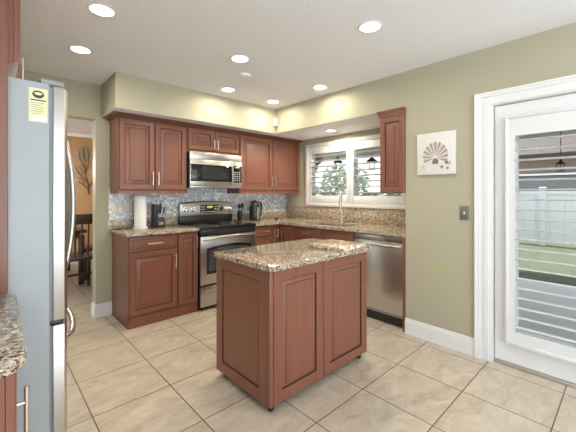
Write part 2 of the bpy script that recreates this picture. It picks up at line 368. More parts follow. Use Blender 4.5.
# ------------------------------------------------------------------ window with shutters
w1 = structempty('window_1')
mb = MB(); X0, X1 = XA+.07, XA+.13
for (y0, y1, z0, z1) in ((3.30, 3.35, 1.12, 2.0), (1.74, 1.79, 1.12, 2.0), (1.79, 3.30, 1.12, 1.17), (1.79, 3.30, 1.95, 2.0), (2.53, 2.57, 1.17, 1.95)): mb.box(X0, X1, y0, y1, z0, z1, .004)
struct('window_frame', mb, M['white'], w1)
struct('window_pane', MB().box(XA+.097, XA+.103, 1.78, 3.31, 1.16, 1.96), M['glass'], w1)
st = thing('plantation_shutter', 'white plantation shutter with two louvered panels over the sink window', 'shutter', (XA, 2.56, 1.11))
def loc(mb, name, mat, parent):      # mesh written in world coordinates, hung under an unrotated thing
    o = mb.build(name, mat, None); o.data.transform(Matrix.Translation(-parent.location)); o.parent = parent; return o
mb = MB()
YL, YR = 3.362, 1.73
for (y0, y1, z0, z1) in ((YL-.05, YL, 1.108, 2.02), (YR, YR+.05, 1.108, 2.02), (YR+.05, YL-.05, 1.108, 1.155), (YR+.05, YL-.05, 1.97, 2.02)): mb.box(XA-.035, XA+.03, y0, y1, z0, z1, .004)
loc(mb, 'outer_frame', M['shutter'], st)
for (y0, y1) in ((2.56, 3.309), (1.783, 2.557)):
    mb = MB(); sw = .055
    for (a, b_, z0, z1) in ((y1-sw, y1, 1.158, 1.968), (y0, y0+sw, 1.158, 1.968), (y0+sw, y1-sw, 1.158, 1.262), (y0+sw, y1-sw, 1.872, 1.968)): mb.box(XA-.022, XA+.008, a, b_, z0, z1, .003)
    p = loc(mb, 'shutter_panel', M['shutter'], st)
    mb = MB()
    for k in range(8): louver(mb, XA-.007, y0+sw+.002, y1-sw-.002, 1.262+.0762*(k+.5), .066, .011, math.radians(-15))
    o = loc(mb, 'louvers', M['shutter'], st); o.parent = p

# ------------------------------------------------------------------ cabinets
def panel_door(mb, x0, x1, z0, z1, y=0, t=.02, s=.055, raise_w=.040):
    s = min(s, (x1-x0)*.28, (z1-z0)*.28); raise_w = min(raise_w, (x1-x0)*.16, (z1-z0)*.16)
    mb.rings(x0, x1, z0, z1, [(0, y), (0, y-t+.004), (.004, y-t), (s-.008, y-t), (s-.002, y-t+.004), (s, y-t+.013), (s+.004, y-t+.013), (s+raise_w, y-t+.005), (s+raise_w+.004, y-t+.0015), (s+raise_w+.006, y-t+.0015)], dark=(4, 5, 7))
    return mb
def flat_drawer(mb, x0, x1, z0, z1, y=0, t=.02):
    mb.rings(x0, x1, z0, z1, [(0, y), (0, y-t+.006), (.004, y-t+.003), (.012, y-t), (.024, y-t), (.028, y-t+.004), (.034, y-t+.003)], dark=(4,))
    return mb
def pull(mb, x, z, length, vertical, y, stand=.032, r=.0055):
    h = length/2
    if vertical:
        mb.tube([(x, y-stand, z-h), (x, y-stand, z+h)], r, 10)
        for q in (-h*.7, h*.7): mb.tube([(x, y, z+q), (x, y-stand, z+q)], r*.8, 8)
    else:
        mb.tube([(x-h, y-stand, z), (x+h, y-stand, z)], r, 10)
        for q in (-h*.7, h*.7): mb.tube([(x+q, y, z), (x+q, y-stand, z)], r*.8, 8)
    return mb
def cab(name, label, cat, loc_, rz, w, d, z0, z1, doors, body_extra=None, group=None, stand=.032):
    """local frame: x 0..w, carcass front at y=0 and back at y=d; doors (x0,x1,z0,z1,kind,handle) sit at y<0"""
    t = thing(name, label, cat, loc_, rz, group)
    mb = MB(); mb.box(0, w, 0, d, z0, z1, .0015, 1)
    if body_extra: body_extra(mb)
    mb.build('carcass', M['wood'], t)
    for (x0, x1, a, b_, kind, hd) in doors:
        mb = MB()
        (panel_door if kind == 'door' else flat_drawer)(mb, x0, x1, a, b_, -.001)
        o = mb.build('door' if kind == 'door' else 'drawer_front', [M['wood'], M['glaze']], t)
        if hd:
            hx, hz, ln, vert = hd
            pull(MB(), hx, hz, ln, vert, -.021, stand).build('handle', M['nickel'], o)
    return t
def make_crown(mb, pts, z0, z1, out):
    pass
YU = 3.53      # upper carcass front; doors stand 2 cm proud
UB, UT = 1.325, 2.072
def crown_along(x0, x1, left_end):
    """stepped crown moulding on top of the uppers, front faces -y, local to the cabinet"""
    def f(mb):
        for (o_, a, b_) in ((.034, UT, UT+.008), (.062, UT+.008, UT+.017), (.10, UT+.017, ZS-.003)):
            mb.box(x0-(o_*.7 if left_end else 0), x1, -o_, .3, a, b_, .002, 1)
        mb.box(x0, x1, -.012, .30, UB-.028, UB)
    return f
cab('wall_cabinet', 'two-door cherry wall cabinet above the paper towel roll and knife block', 'cabinet', (.952, YU, 0), 0, .733, YB-YU-.001, UB, UT,
    [(.012, .360, UB+.012, UT-.012, 'door', (.333, 1.455, .145, True)), (.368, .722, UB+.012, UT-.012, 'door', (.393, 1.455, .145, True))], crown_along(0, .733, True))
def crown_mid(mb):
    for (o_, a, b_) in ((.034, UT, UT+.008), (.062, UT+.008, UT+.017), (.10, UT+.017, ZS-.003)): mb.box(0, .721, -o_, .3, a, b_, .002, 1)
cab('wall_cabinet', 'short two-door cherry wall cabinet directly above the microwave', 'cabinet', (1.686, YU, 0), 0, .721, YB-YU-.001, 1.785, UT,
    [(.008, .354, 1.812, UT-.012, 'door', (.335, 1.89, .12, True)), (.362, .714, 1.812, UT-.012, 'door', (.381, 1.89, .12, True))], crown_mid)
cab('wall_cabinet', 'wide two-door cherry wall cabinet above the kettle, in the corner beside the window', 'cabinet', (2.408, YU, 0), 0, 1.119, YB-YU-.001, UB, UT,
    [(.012, .563, UB+.012, UT-.012, 'door', (.538, 1.455, .145, True)), (.571, 1.107, UB+.012, UT-.012, 'door', (.597, 1.455, .145, True))], crown_along(0, 1.119, False))
def crown_small(mb):
    for (o_, a, b_) in ((.012, 2.035, 2.055), (.020, 2.055, 2.072), (.030, 2.072, 2.085), (.038, 2.085, ZS-.002)): mb.box(-o_*.6, .262, -o_, .28, a, b_, .0015, 1)
# narrow cabinet at the end of the window, front flush with the door wall (faces -x)
cab('wall_cabinet', 'narrow single-door cherry wall cabinet hanging at the end of the sink window', 'cabinet', (XW+.004, 1.704, 0), -PI/2, .262, .30, 1.30, 2.035,
    [(.004, .258, 1.306, 2.03, 'door', None)], crown_small)

# base run on the stove wall (front faces -y)
YF = 3.27; CT = .883
def plinth(w):
    return lambda mb: mb.box(0, w, -.006, .02, .001, .105)
def side_skirt(mb):
    mb.box(0, .478, -.006, .02, .001, .105); mb.box(-.008, 0, -.006, YB-YF-.02, .001, .018)
cab('base_cabinet', 'cherry base cabinet with one drawer over a raised-panel door, under the paper towel roll', 'cabinet', (.975, YF, 0), 0, .478, YB-YF-.001, .002, CT,
    [(.004, .474, .735, .872, 'drawer', (.239, .803, .145, False)), (.004, .474, .118, .722, 'door', (.447, .60, .145, True))], side_skirt)
cab('base_cabinet', 'slim tall-door cherry pull-out cabinet between drawer cabinet and range', 'cabinet', (1.4535, YF, 0), 0, .232, YB-YF-.001, .002, CT,
    [(.006, .228, .118, .872, 'door', (.207, .77, .13, True))], plinth(.232))
cab('base_cabinet', 'cherry drawer cabinet immediately beside the range, below the kettle', 'cabinet', (2.452, YF, 0), 0, .31, YB-YF-.001, .002, CT,
    [(.006, .304, .735, .872, 'drawer', (.155, .803, .14, False)), (.006, .304, .43, .725, 'drawer', (.155, .62, .14, False)), (.006, .304, .118, .42, 'drawer', (.155, .32, .14, False))])
XF = 2.893     # base carcass front on the window wall (faces -x)
cab('base_cabinet', 'slim cherry cabinet on the range wall reaching into the inner corner of the counters', 'cabinet', (2.7625, YF, 0), 0, XA-2.7625-.001, YB-YF-.001, .002, CT,
    [(.004, .106, .118, .872, 'door', (.055, .77, .11, True))])
cab('base_cabinet', 'slim cherry cabinet on the window wall between inner corner and sink cabinet', 'cabinet', (XF, YF-.0015, 0), -PI/2, .308, XA-XF-.001, .002, CT,
    [(.028, .304, .118, .872, 'door', None)])
cab('base_cabinet', 'wide cherry sink cabinet with two false drawer fronts over doors', 'cabinet', (XF, 2.957, 0), -PI/2, .918, XA-XF-.001, .002, CT-.22,
    [(.012, .44, .735, .872, 'drawer', (.226, .803, .12, False)), (.452, .904, .735, .872, 'drawer', None), (.012, .44, .118, .722, 'door', (.41, .62, .14, True)), (.452, .904, .118, .722, 'door', (.48, .62, .14, True))],
    lambda mb: mb.box(0, .918, 0, .02, CT-.22, CT))
tag(struct('filler_panel', MB().box(2.845, XA-.002, 1.442, 1.474, .0, CT), M['wood']), 'narrow upright cherry end panel between dishwasher and door wall', 'panel', kind=None)
bpy.data.objects['filler_panel'].pop('kind', None)

# worktops
def slab(mb, x0, x1, y0, y1, z0=CT+.001, z1=.915): mb.box(x0, x1, y0, y1, z0, z1, .006)
ct = thing('countertop', 'short granite countertop with the paper towel roll and knife block', 'countertop', (.955, 3.21, CT))
mb = MB(); slab(mb, .950, 1.688, 3.222, YB-.002); loc(mb, 'slab', M['granite'], ct)
mb = MB(); mb.box(.950, 1.688, YB-.03, YB-.009, .9152, 1.01, .003); loc(mb, 'upstand', M['granite'], ct)
ct = thing('countertop', 'L-shaped granite countertop running from the range round to the dishwasher', 'countertop', (2.46, 3.2, CT))
SX0, SX1, SY0, SY1 = 2.97, 3.30, 2.22, 2.92      # sink cut-out
mb = MB(); z0, z1 = CT+.001, .915
mb.box(2.447, XA-.001, 3.222, YB-.002, z0, z1); mb.box(2.846, XA-.001, SY1, 3.222, z0, z1); mb.box(2.846, XA-.001, 1.4415, SY0, z0, z1); mb.box(2.846, SX0, SY0, SY1, z0, z1); mb.box(SX1, XA-.001, SY0, SY1, z0, z1)
loc(mb, 'slab', M['granite'], ct)
mb = MB(); mb.box(2.447, XA-.024, YB-.03, YB-.009, .9152, 1.01, .003); mb.box(XA-.023, XA-.001, 1.4415, YB-.009, .9152, 1.105, .003)
loc(mb, 'upstand', M['granite'], ct)
sk = thing('sink', 'undermount stainless sink set into the granite below the window', 'sink', (3.13, 2.57, .70))
mb = MB(); a = .004
mb.box(SX0-.01, SX1+.01, SY0-.01, SY1+.01, .70, .704); mb.box(SX0-.012, SX0+a, SY0-.01, SY1+.01, .704, z0-.001); mb.box(SX1-a, SX1+.012, SY0-.01, SY1+.01, .704, z0-.001); mb.box(SX0, SX1, SY0-.012, SY0+a, .704, z0-.001); mb.box(SX0, SX1, SY1-a, SY1+.012, .704, z0-.001)
loc(mb, 'basin', M['steel'], sk)
loc(MB().lathe([(.04, .7045), (.04, .707), (.03, .707), (.012, .705)], 20, (3.13, 2.57)), 'drain', M['chrome'], sk)
fa = thing('faucet', 'tall brushed nickel gooseneck faucet in front of the sink window', 'faucet', (3.385, 2.60, .9155), .55)
mb = MB(); mb.lathe([(.028, 0), (.028, .012), (.020, .02), (.017, .09), (.0145, .10)], 20)
pts = [(0, 0, .09), (0, 0, .30)]+[(-.075+.075*math.cos(a), 0, .325+.075*math.sin(a)+.0) for a in [PI*k/10 for k in range(0, 11)]]+[(-.15, 0, .295)]
mb.tube(pts, .0115, 12); mb.build('spout', M['nickel'], fa)
MB().tube([(-.15, 0, .30), (-.151, 0, .275), (-.152, 0, .20), (-.152, 0, .185)], [.013, .018, .020, .017], 14).build('spray_head', M['nickel'], fa)
MB().tube([(0, -.015, .075), (0, -.045, .085), (0, -.10, .12)], [.011, .009, .006], 10).build('lever', M['nickel'], fa)

# ------------------------------------------------------------------ range
RX0, RX1 = 1.692, 2.444
rg = thing('range', 'freestanding stainless electric range with black glass cooktop and backguard', 'range', (2.068, 3.5, 0))
loc(MB().box(RX0, RX1, 3.245, YB-.035, .03, .895), 'body', M['black'], rg)
loc(MB().box(RX0-.001, RX1+.001, 3.205, YB-.09, .896, .920, .005), 'cooktop', M['black_glass'], rg)
for (bx, by, br) in ((1.88, 3.36, .10), (2.26, 3.36, .08), (1.88, 3.60, .075), (2.26, 3.60, .10)):
    loc(MB().lathe([(br, .9203), (br, .9207), (br-.004, .9207), (br-.004, .9203), (br, .9203)], 32, (bx, by), close=False), 'burner_ring', M['grey_plastic'], rg)
loc(MB().box(RX0+.002, RX1-.002, 3.215, 3.245, .823, .895, .004), 'control_lip', M['black'], rg)
# oven door: stainless skin with an arched window
mb = MB(); mb.box(RX0+.002, RX1-.002, 3.212, 3.245, .285, .818, .005); dr = loc(mb, 'oven_door', M['steel'], rg)
def arch(x0, x1, z0, z1, rise, n=14):
    return [(x0, z0), (x1, z0), (x1, z1)]+[(x1+(x0-x1)*k/n, z1+rise*math.sin(PI*k/n)) for k in range(1, n)]+[(x0, z1)]
o = loc(MB().prism(arch(1.768, 2.368, .40, .685, .03), 3.2085, 3.214, 'y'), 'window_bezel', M['black_glass'], rg); o.parent = dr
o = loc(MB().prism(arch(1.80, 2.336, .43, .66, .026), 3.2075, 3.2084, 'y'), 'oven_window', M['oven_glass'], rg); o.parent = dr
pts = [(RX0+.03+(RX1-RX0-.06)*k/12, 3.212-.055*math.sin(PI*k/12)**.35 if 0 < k < 12 else 3.212,   .785+.024*math.sin(PI*k/12)) for k in range(13)]
o = loc(MB().tube(pts, .013, 12), 'handle', M['steel'], rg); o.parent = dr
loc(MB().box(RX0+.002, RX1-.002, 3.212, 3.245, .045, .265, .005), 'storage_drawer', M['steel'], rg)
dh = loc(MB().box(RX0+.06, RX1-.06, 3.195, 3.215, .205, .222, .004), 'drawer_handle', M['steel'], rg)
feet = [loc(MB().lathe([(.018, .001), (.018, .03)], 12, p), 'foot', M['black'], rg) for p in ((RX0+.04, 3.29), (RX1-.04, 3.29))]
# backguard with arched top
mb = MB(); mb.box(RX0, RX1, YB-.085, YB-.036, .921, 1.02, .003); bgk = loc(mb, 'backguard_base', M['black'], rg)
mb = MB(); mb.prism(arch(RX0+.004, RX1-.004, 1.02, 1.165, .022), YB-.098, YB-.036, 'y', .003); bg = loc(mb, 'backguard', M['steel'], rg)
mb = MB(); mb.prism(arch(RX0, RX1, 1.17, 1.172, .024), YB-.095, YB-.0355, 'y'); o = loc(mb, 'top_trim', M['black'], rg)
o = loc(MB().box(1.955, 2.215, YB-.101, YB-.097, 1.045, 1.150, .002), 'control_panel', M['black_glass'], rg)
o2 = loc(MB().box(2.05, 2.13, YB-.1025, YB-.1005, 1.105, 1.135), 'clock_display', M['lcd'], rg); o2.parent = o
for kx in range(8):
    for kz in range(3):
        x = 1.972+kx*.031
        if 2.03 < x < 2.135 and kz > 0: continue
        o2 = loc(MB().box(x, x+.018, YB-.1022, YB-.1005, 1.055+kz*.032, 1.066+kz*.032), 'key', M['key_grey'], rg); o2.parent = o
for kx, m_ in ((1.762, 'steel'), (1.862, 'steel'), (2.262, 'black'), (2.335, 'steel'), (2.398, 'steel')):
    mb = MB(); mb.lathe([(.030, YB-.098), (.030, YB-.103), (.022, YB-.106), (.020, YB-.124), (.016, YB-.127)], 20, (kx, 1.095), 'y'); mb.box(kx-.003, kx+.003, YB-.132, YB-.12, 1.078, 1.114)
    o = loc(mb, 'knob', M['chrome'] if m_ == 'steel' else M['black'], rg); o.parent = bg

# ------------------------------------------------------------------ microwave
mw = thing('microwave', 'over-the-range stainless microwave with black window and keypad', 'microwave', (2.027, 3.6, 1.365))
A0, A1, MZ0, MZ1, MY = 1.689, 2.404, 1.362, 1.782, 3.46
loc(MB().box(A0, A1, MY+.02, YB-.002, MZ0, MZ1, .003), 'case', M['black'], mw)
mb = MB(); mb.box(A0, A1, MY, MY+.0195, MZ1-.085, MZ1, .003)
loc(mb, 'vent_grille', M['steel'], mw)
mb = MB()
for k in range(4): mb.box(A0+.02, A1-.02, MY-.001, MY+.004, MZ1-.014-k*.007, MZ1-.011-k*.007)
loc(mb, 'vent_slots', M['grey_plastic'], mw)
mb = MB(); mb.box(A0, 2.2590, MY-.008, MY+.0195, MZ0+.022, MZ1-.087, .004); dr = loc(mb, 'door', M['steel'], mw)
o = loc(MB().box(A0+.005, 2.2580, MY-.011, MY-.007, MZ0+.075, MZ1-.145, .002), 'door_window', M['black_glass'], mw); o.parent = dr
o = loc(MB().box(A0+.15, 2.1240, MY-.0118, MY-.0105, MZ0+.10, MZ1-.17), 'window_mesh', M['mesh_glass'], mw); o.parent = dr
o = loc(MB().tube([(2.246, MY-.008, MZ0+.05), (2.246, MY-.034, MZ0+.075), (2.246, MY-.040, 1.53), (2.246, MY-.034, MZ1-.135), (2.246, MY-.008, MZ1-.11)], .0095, 12), 'handle', M['steel'], mw); o.parent = dr
loc(MB().box(2.2605, A1, MY-.006, MY+.0195, MZ0+.022, MZ1-.087, .003), 'control_frame', M['steel'], mw)
kp = loc(MB().box(2.2660, A1-.006, MY-.009, MY-.005, MZ0+.070, MZ1-.14, .002), 'keypad_panel', M['black_glass'], mw)
for kx in range(3):
    for kz in range(5):
        o = loc(MB().box(2.286+kx*.034, 2.304+kx*.034, MY-.0105, MY-.0085, MZ0+.09+kz*.026, MZ0+.101+kz*.026), 'key', M['key_grey'], mw); o.parent = kp
o = loc(MB().box(2.30, 2.36, MY-.0105, MY-.0085, MZ1-.166, MZ1-.150), 'clock_display', M['lcd'], mw); o.parent = kp
loc(MB().box(A0, A1, MY, MY+.0195, MZ0, MZ0+.020, .003), 'bottom_rail', M['steel'], mw)

# ------------------------------------------------------------------ dishwasher (faces -x)
dwz = thing('dishwasher', 'stainless dishwasher with bar handle next to the cherry end panel', 'dishwasher', (2.88, 1.757, 0))
loc(MB().box(XF+.01, XA-.03, 1.478, 2.034, .09, .872), 'tub', M['grey_plastic'], dwz)
loc(MB().box(XF-.024, XF+.0095, 1.480, 2.032, .125, .815, .005), 'door', M['steel_v'], dwz)
loc(MB().box(XF-.020, XF+.0095, 1.480, 2.032, .818, .872, .004), 'control_strip', M['steel'], dwz)
loc(MB().box(XF-.022, XF+.0095, 1.48, 2.032, .873, .881), 'top_gap', M['black'], dwz)
pts = [(XF-.024-(.045*math.sin(PI*k/12)**.4 if 0 < k < 12 else 0), 1.51+.492*k/12, .785) for k in range(13)]
loc(MB().tube(pts, .0125, 12), 'handle', M['steel'], dwz)
loc(MB().box(XF+.02, XF+.06, 1.478, 2.034, .002, .089), 'toe_kick', M['black'], dwz)

# ------------------------------------------------------------------ island on casters
IX0, IX1, IY0, IY1, IZ0, IZ1 = 1.187, 2.180, 1.428, 2.02, .050, .846
isl = thing('kitchen_island', 'cherry rolling island with granite top in the middle of the tiled floor', 'island', ((IX0+IX1)/2, (IY0+IY1)/2, 0))
mb = MB(); mb.box(IX0+.02, IX1, IY0+.02, IY1, IZ0, IZ1, .002, 1)
loc(mb, 'carcass', M['wood'], isl)
mb = MB(); mb.box(IX0+.001, IX0+.03, IY0+.001, IY0+.03, IZ0, IZ1, .006); loc(mb, 'corner_post', M['wood'], isl)
# end panel, faces -x
mb = MB(); hw = IY1-IY0-.032
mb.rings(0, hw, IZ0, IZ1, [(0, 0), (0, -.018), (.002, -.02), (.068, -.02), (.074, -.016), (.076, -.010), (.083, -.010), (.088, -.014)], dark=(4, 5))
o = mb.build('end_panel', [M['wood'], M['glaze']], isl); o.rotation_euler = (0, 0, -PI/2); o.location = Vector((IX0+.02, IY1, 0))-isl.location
for (x0, x1) in ((IX0+.033, 1.662), (1.668, IX1)):
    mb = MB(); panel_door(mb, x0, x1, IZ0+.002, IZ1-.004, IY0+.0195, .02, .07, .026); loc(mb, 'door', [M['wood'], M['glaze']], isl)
def rounded(x0, x1, y0, y1, r, n=5):
    out = []
    for (cx_, cy_, a0) in ((x1-r, y1-r, 0), (x0+r, y1-r, PI/2), (x0+r, y0+r, PI), (x1-r, y0+r, 1.5*PI)):
        out += [(cx_+r*math.cos(a0+PI/2*k/n), cy_+r*math.sin(a0+PI/2*k/n)) for k in range(n+1)]
    return out
loc(MB().prism(rounded(IX0-.018, IX1+.022, IY0-.035, IY1+.02, .025), IZ1+.001, .882, 'z', .007), 'granite_top', M['granite'], isl)
for (cx_, cy_) in ((IX0+.045, IY0+.045), (IX1-.05, IY0+.045), (IX0+.045, IY1-.06), (IX1-.05, IY1-.06)):
    mb = MB(); mb.box(cx_-.022, cx_+.022, cy_-.022, cy_+.022, IZ0-.004, IZ0); mb.box(cx_-.014, cx_-.010, cy_-.016, cy_+.016, .02, IZ0-.004); mb.box(cx_+.010, cx_+.014, cy_-.016, cy_+.016, .02, IZ0-.004)
    c_ = loc(mb, 'caster', M['black_metal'], isl)
    o = loc(MB().lathe([(.021, cx_-.009), (.0215, cx_-.006), (.0215, cx_+.006), (.019, cx_+.009)], 20, (cy_, .0222), 'x'), 'wheel', M['black'], isl); o.parent = c_
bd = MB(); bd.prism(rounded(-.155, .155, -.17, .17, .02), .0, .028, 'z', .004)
o = bd.build('cutting_board', M['granite_glare']); o.location = (1.985, 1.572, .8825); o.rotation_euler = (0, 0, .04)
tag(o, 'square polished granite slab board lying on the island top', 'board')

# ------------------------------------------------------------------ refrigerator (faces +x) and the units around it
fr = thing('refrigerator', 'tall grey-sided refrigerator with stainless french doors and a yellow sticker', 'refrigerator', (-.12, 2.10, 0))
FX0, FX1, FY0, FY1 = -.60, .187, 1.648, 2.548
loc(MB().box(FX0, FX1, FY0, FY1, .03, 1.752, .006), 'cabinet', M['fridge_side'], fr)
loc(MB().box(FX1, FX1+.012, FY0+.012, FY1-.012, .05, 1.74), 'gasket', M['gasket'], fr)
def bowed(y0, y1, z0, z1):
    """door slab with a front that swells towards the middle of the refrigerator"""
    n = 14; mid = (FY0+FY1)/2; pts = [(FX1+.013, y0)]
    for k in range(n+1):
        y = y0+(y1-y0)*k/n; u = (y-mid)/((FY1-FY0)/2); e = min(k, n-k)/n
        pts.append((FX1+.062+.028*(1-u*u)-(.012 if e == 0 else 0), y))
    pts.append((FX1+.013, y1))
    return MB().prism(pts, z0, z1, 'z', .004)
mid = (FY0+FY1)/2
for (y0, y1) in ((FY0+.001, mid-.002), (mid+.002, FY1-.001)):
    d_ = loc(bowed(y0, y1, .765, 1.745), 'door', M['steel_v'], fr)
    hy_ = mid-.035 if y1 < mid else mid+.035
    pts = [(FX1+.083+(.066*math.sin(PI*k/16)**.55 if 0 < k < 16 else 0), hy_, .84+.80*k/16) for k in range(17)]
    o = loc(MB().tube(pts, .013, 12), 'handle', M['steel'], fr); o.parent = d_
fd = loc(bowed(FY0+.001, FY1-.001, .09, .745), 'freezer_drawer', M['steel_v'], fr)
pts = [(FX1+.068+(.068*math.sin(PI*k/16)**.5 if 0 < k < 16 else 0), FY0+.09+(FY1-FY0-.18)*k/16, .655) for k in range(17)]
o = loc(MB().tube(pts, .0115, 12), 'handle', M['steel'], fr); o.parent = fd
loc(MB().box(FX1-.03, FX1+.05, FY0+.006, FY0+.05, 1.752, 1.772, .004), 'hinge_cover', M['grey_plastic'], fr)
loc(MB().box(FX1+.002, FX1+.046, FY0+.004, FY0+.05, .7465, .7635, .002), 'middle_hinge', M['black'], fr)
loc(MB().box(FX1-.04, FX1-.01, FY0+.03, FY1-.03, .005, .03), 'foot_grille', M['black'], fr)
sx0, sx1, sz0, sz1 = .118, .180, 1.588, 1.725
sti = loc(MB().box(sx0, sx1, FY0-.0012, FY0-.0002, sz0, sz1), 'sticker', M['sticker'], fr)
mb = MB(); mb.lathe([(1, FY0-.0012), (1, FY0-.0018)], 24, (0, 0), 'y')
for v in mb.bm.verts: v.co.x = .149+v.co.x*.019; v.co.z = 1.700+v.co.z*.0155
o = loc(mb, 'oval_emblem', M['ink'], fr); o.parent = sti
mb = MB(); mb.lathe([(1, FY0-.0018), (1, FY0-.0022)], 20, (0, 0), 'y')
for v in mb.bm.verts: v.co.x = .149+v.co.x*.013; v.co.z = 1.703+v.co.z*.006
o = loc(mb, 'emblem_highlight', M['sticker'], fr); o.parent = sti
mb = MB(); mb.box(sx0+.006, sx1-.006, FY0-.0018, FY0-.0012, 1.674, 1.6785)
o = loc(mb, 'heading_line', M['ink'], fr); o.parent = sti
mb = MB()
for k, (a, b_) in enumerate(((.006, .05), (.006, .042), (.006, .052), (.014, .046), (.006, .05), (.012, .04))): mb.box(sx0+a, sx0+b_, FY0-.0017, FY0-.0012, 1.664-k*.0085, 1.6665-k*.0085)
o = loc(mb, 'text_lines', M['soft_ink'], fr); o.parent = sti
o = loc(MB().box(sx0+.008, sx1-.002, FY0-.0017, FY0-.0012, 1.592, 1.612), 'white_box', M['white'], fr); o.parent = sti

tag(MB().box(-.615, .055, 1.618, 1.640, .917, ZC-.002, .002, 1).build('fridge_end_panel', M['wood'], None), 'tall flat cherry end panel standing between near counter and refrigerator', 'panel')
cab('wall_cabinet', 'cherry cabinet over the refrigerator, only its front edge and handle showing', 'cabinet', (.072, 1.642, 0), PI/2, .91, .68, 1.80, ZC-.003,
    [(.004, .452, 1.812, 2.36, 'door', (.425, 1.90, .145, True)), (.458, .906, 1.812, 2.36, 'door', (.485, 1.90, .145, True))])
ncab = cab('base_cabinet', 'cherry base cabinet beside the refrigerator, seen end-on in the near corner', 'cabinet', (.029, 1.0, 0), PI/2, .615, .645, .10, CT,
    [(.004, .30, .12, .872, 'door', (.028, .69, .26, True)), (.308, .611, .12, .872, 'door', (.585, .69, .26, True))],
    lambda mb: (mb.box(.02, .6, .05, .6, .002, .1),), None, .020)
mb = MB(); mb.rings(0, .60, .10, CT, [(0, 0), (0, -.012), (.06, -.012), (.066, -.004), (.075, -.004), (.10, -.010)])
o = mb.build('side_panel', M['wood'], ncab); o.rotation_euler = (0, 0, -PI/2); o.location = (0, .62, 0)
mb = MB(); 
mb.prism([(-.615, .955), (.0, .955)]+[(.008+.062*math.cos(a), 1.02+.065*math.sin(a)) for a in [-PI/2+PI/2*k/8 for k in range(1, 9)]]+[(.080, 1.616), (-.615, 1.616)], CT+.001, .915, 'z', .008)
o = mb.build('countertop', M['granite'], None); tag(o, 'granite countertop with rounded corner beside the refrigerator', 'countertop')

# ------------------------------------------------------------------ things on the counters
pt = thing('paper_towel_holder', 'white upright paper towel roll on its holder on the short counter', 'paper towels', (1.213, 3.66, .9155))
MB().lathe([(.078, 0), (.078, .010), (.070, .014), (.012, .014)], 32).build('base', M['white'], pt)
MB().lathe([(.018, .016), (.061, .016), (.062, .02), (.062, .345), (.060, .350), (.020, .350)], 40).build('roll', M['paper'], pt)
MB().lathe([(.007, .014), (.007, .372), (.012, .375), (.012, .384), (.004, .388)], 14).build('rod', M['white'], pt)
kb = thing('knife_block', 'black slanted knife block between paper towels and range', 'knife block', (1.40, 3.66, .9155))
mb = MB(); mb.prism([(-.062, 0), (-.028, 0), (-.004, .255), (-.052, .262)], -.05, .05, 'y', .003); mb.build('slanted_block', M['black'], kb)
mb = MB(); mb.box(-.024, .062, -.055, .045, 0, .108, .006); mb.build('front_box', pbr('charcoal_plastic', (.035, .037, .04), .4, noise=(20, .1)), kb)
mb = MB(); mb.box(-.002, .044, -.0565, -.0548, .030, .058); mb.build('plate', M['grey_plastic'], kb, )
for k, (dx, dy, h, lean) in enumerate(((.0, -.018, .115, .16), (.024, -.012, .085, .10), (.046, -.018, .07, .22), (.036, .018, .105, .02))):
    kn = thing('kitchen_knife', 'black-handled knife standing in the knife block', 'knife', (1.40+dx, 3.66+dy, .9155+.1095), 0, 'knives in the block')
    kn.rotation_euler = (0, lean, 0)
    mb = MB(); mb.box(-.0018, .0018, -.008, .008, 0, .05); mb.build('blade', M['chrome'], kn)
    mb = MB(); mb.box(-.007, .007, -.011, .011, .05, .05+h, .005); mb.build('handle', M['black'], kn)
kt = thing('kettle', 'black electric kettle with steel band on the counter beyond the range', 'kettle', (2.735, 3.62, .9155))
kt.scale = (1.13, 1.13, 1.0)
MB().lathe([(.074, 0), (.074, .018), (.068, .022)], 32).build('base', M['black'], kt)
kbod = MB().lathe([(.066, .023), (.070, .03), (.069, .08), (.062, .19), (.056, .245), (.052, .25)], 36).build('body', M['black'], kt)
MB().prism([(.028*math.sin(a), 0) for a in (0,)]+[(-.022, .05), (-.014, .19), (.014, .19), (.022, .05)], -.0725, -.066, 'y').build('water_gauge', M['chrome'], kt)
MB().lathe([(.054, .2505), (.054, .256), (.040, .272), (.012, .276), (.012, .288), (.008, .292)], 28).build('lid', M['black'], kt)
MB().tube([(.054, 0, .235), (.085, 0, .250), (.104, 0, .225), (.106, 0, .13), (.096, 0, .07), (.070, 0, .055)], [.011, .012, .012, .011, .010, .009], 12).build('handle', M['black'], kt)
MB().prism([(-.056, -.014), (-.086, -.002), (-.086, .002), (-.056, .014)], .215, .245, 'z').build('spout', M['black'], kt)
MB().tube([(.074, -.01, .006), (.12, -.03, .005), (.16, .0, .005), (.20, .05, .005), (.25, .05, .005), (.275, .0, .006), (.22, -.03, .006), (.29, -.05, .008)], .0035, 8).build('cord', M['wood_light'], kt)
MB().box(.29, .335, -.062, -.038, .001, .024, .004).build('plug', M['black'], kt)
uc = thing('utensil_crock', 'small black utensil crock between range and kettle', 'crock', (2.515, 3.66, .9155))
MB().lathe([(.034, 0), (.036, .004), (.036, .14), (.033, .143), (.031, .14), (.030, .012), (.004, .01)], 28).build('crock', M['black'], uc)
def utensil(lbl, lean, tw, head, name):
    u = thing(name, lbl, 'utensil', (2.515, 3.66, .9155+.02)); u.rotation_euler = (lean, tw, 0)
    MB().tube([(0, 0, .0), (0, 0, .17)], [.004, .0045], 8).build('handle', M['black'], u)
    head().build('head', M['black'], u)
    return u
utensil('black ladle leaning out of the utensil crock', .10, -.13, lambda: MB().lathe([(.006, .165), (.020, .172), (.028, .185), (.030, .197), (.026, .197), (.018, .182), (.005, .175)], 18), 'ladle')
utensil('black slotted spatula leaning out of the utensil crock', .08, .14, lambda: MB().box(-.026, .026, -.003, .003, .165, .225, .002), 'spatula')
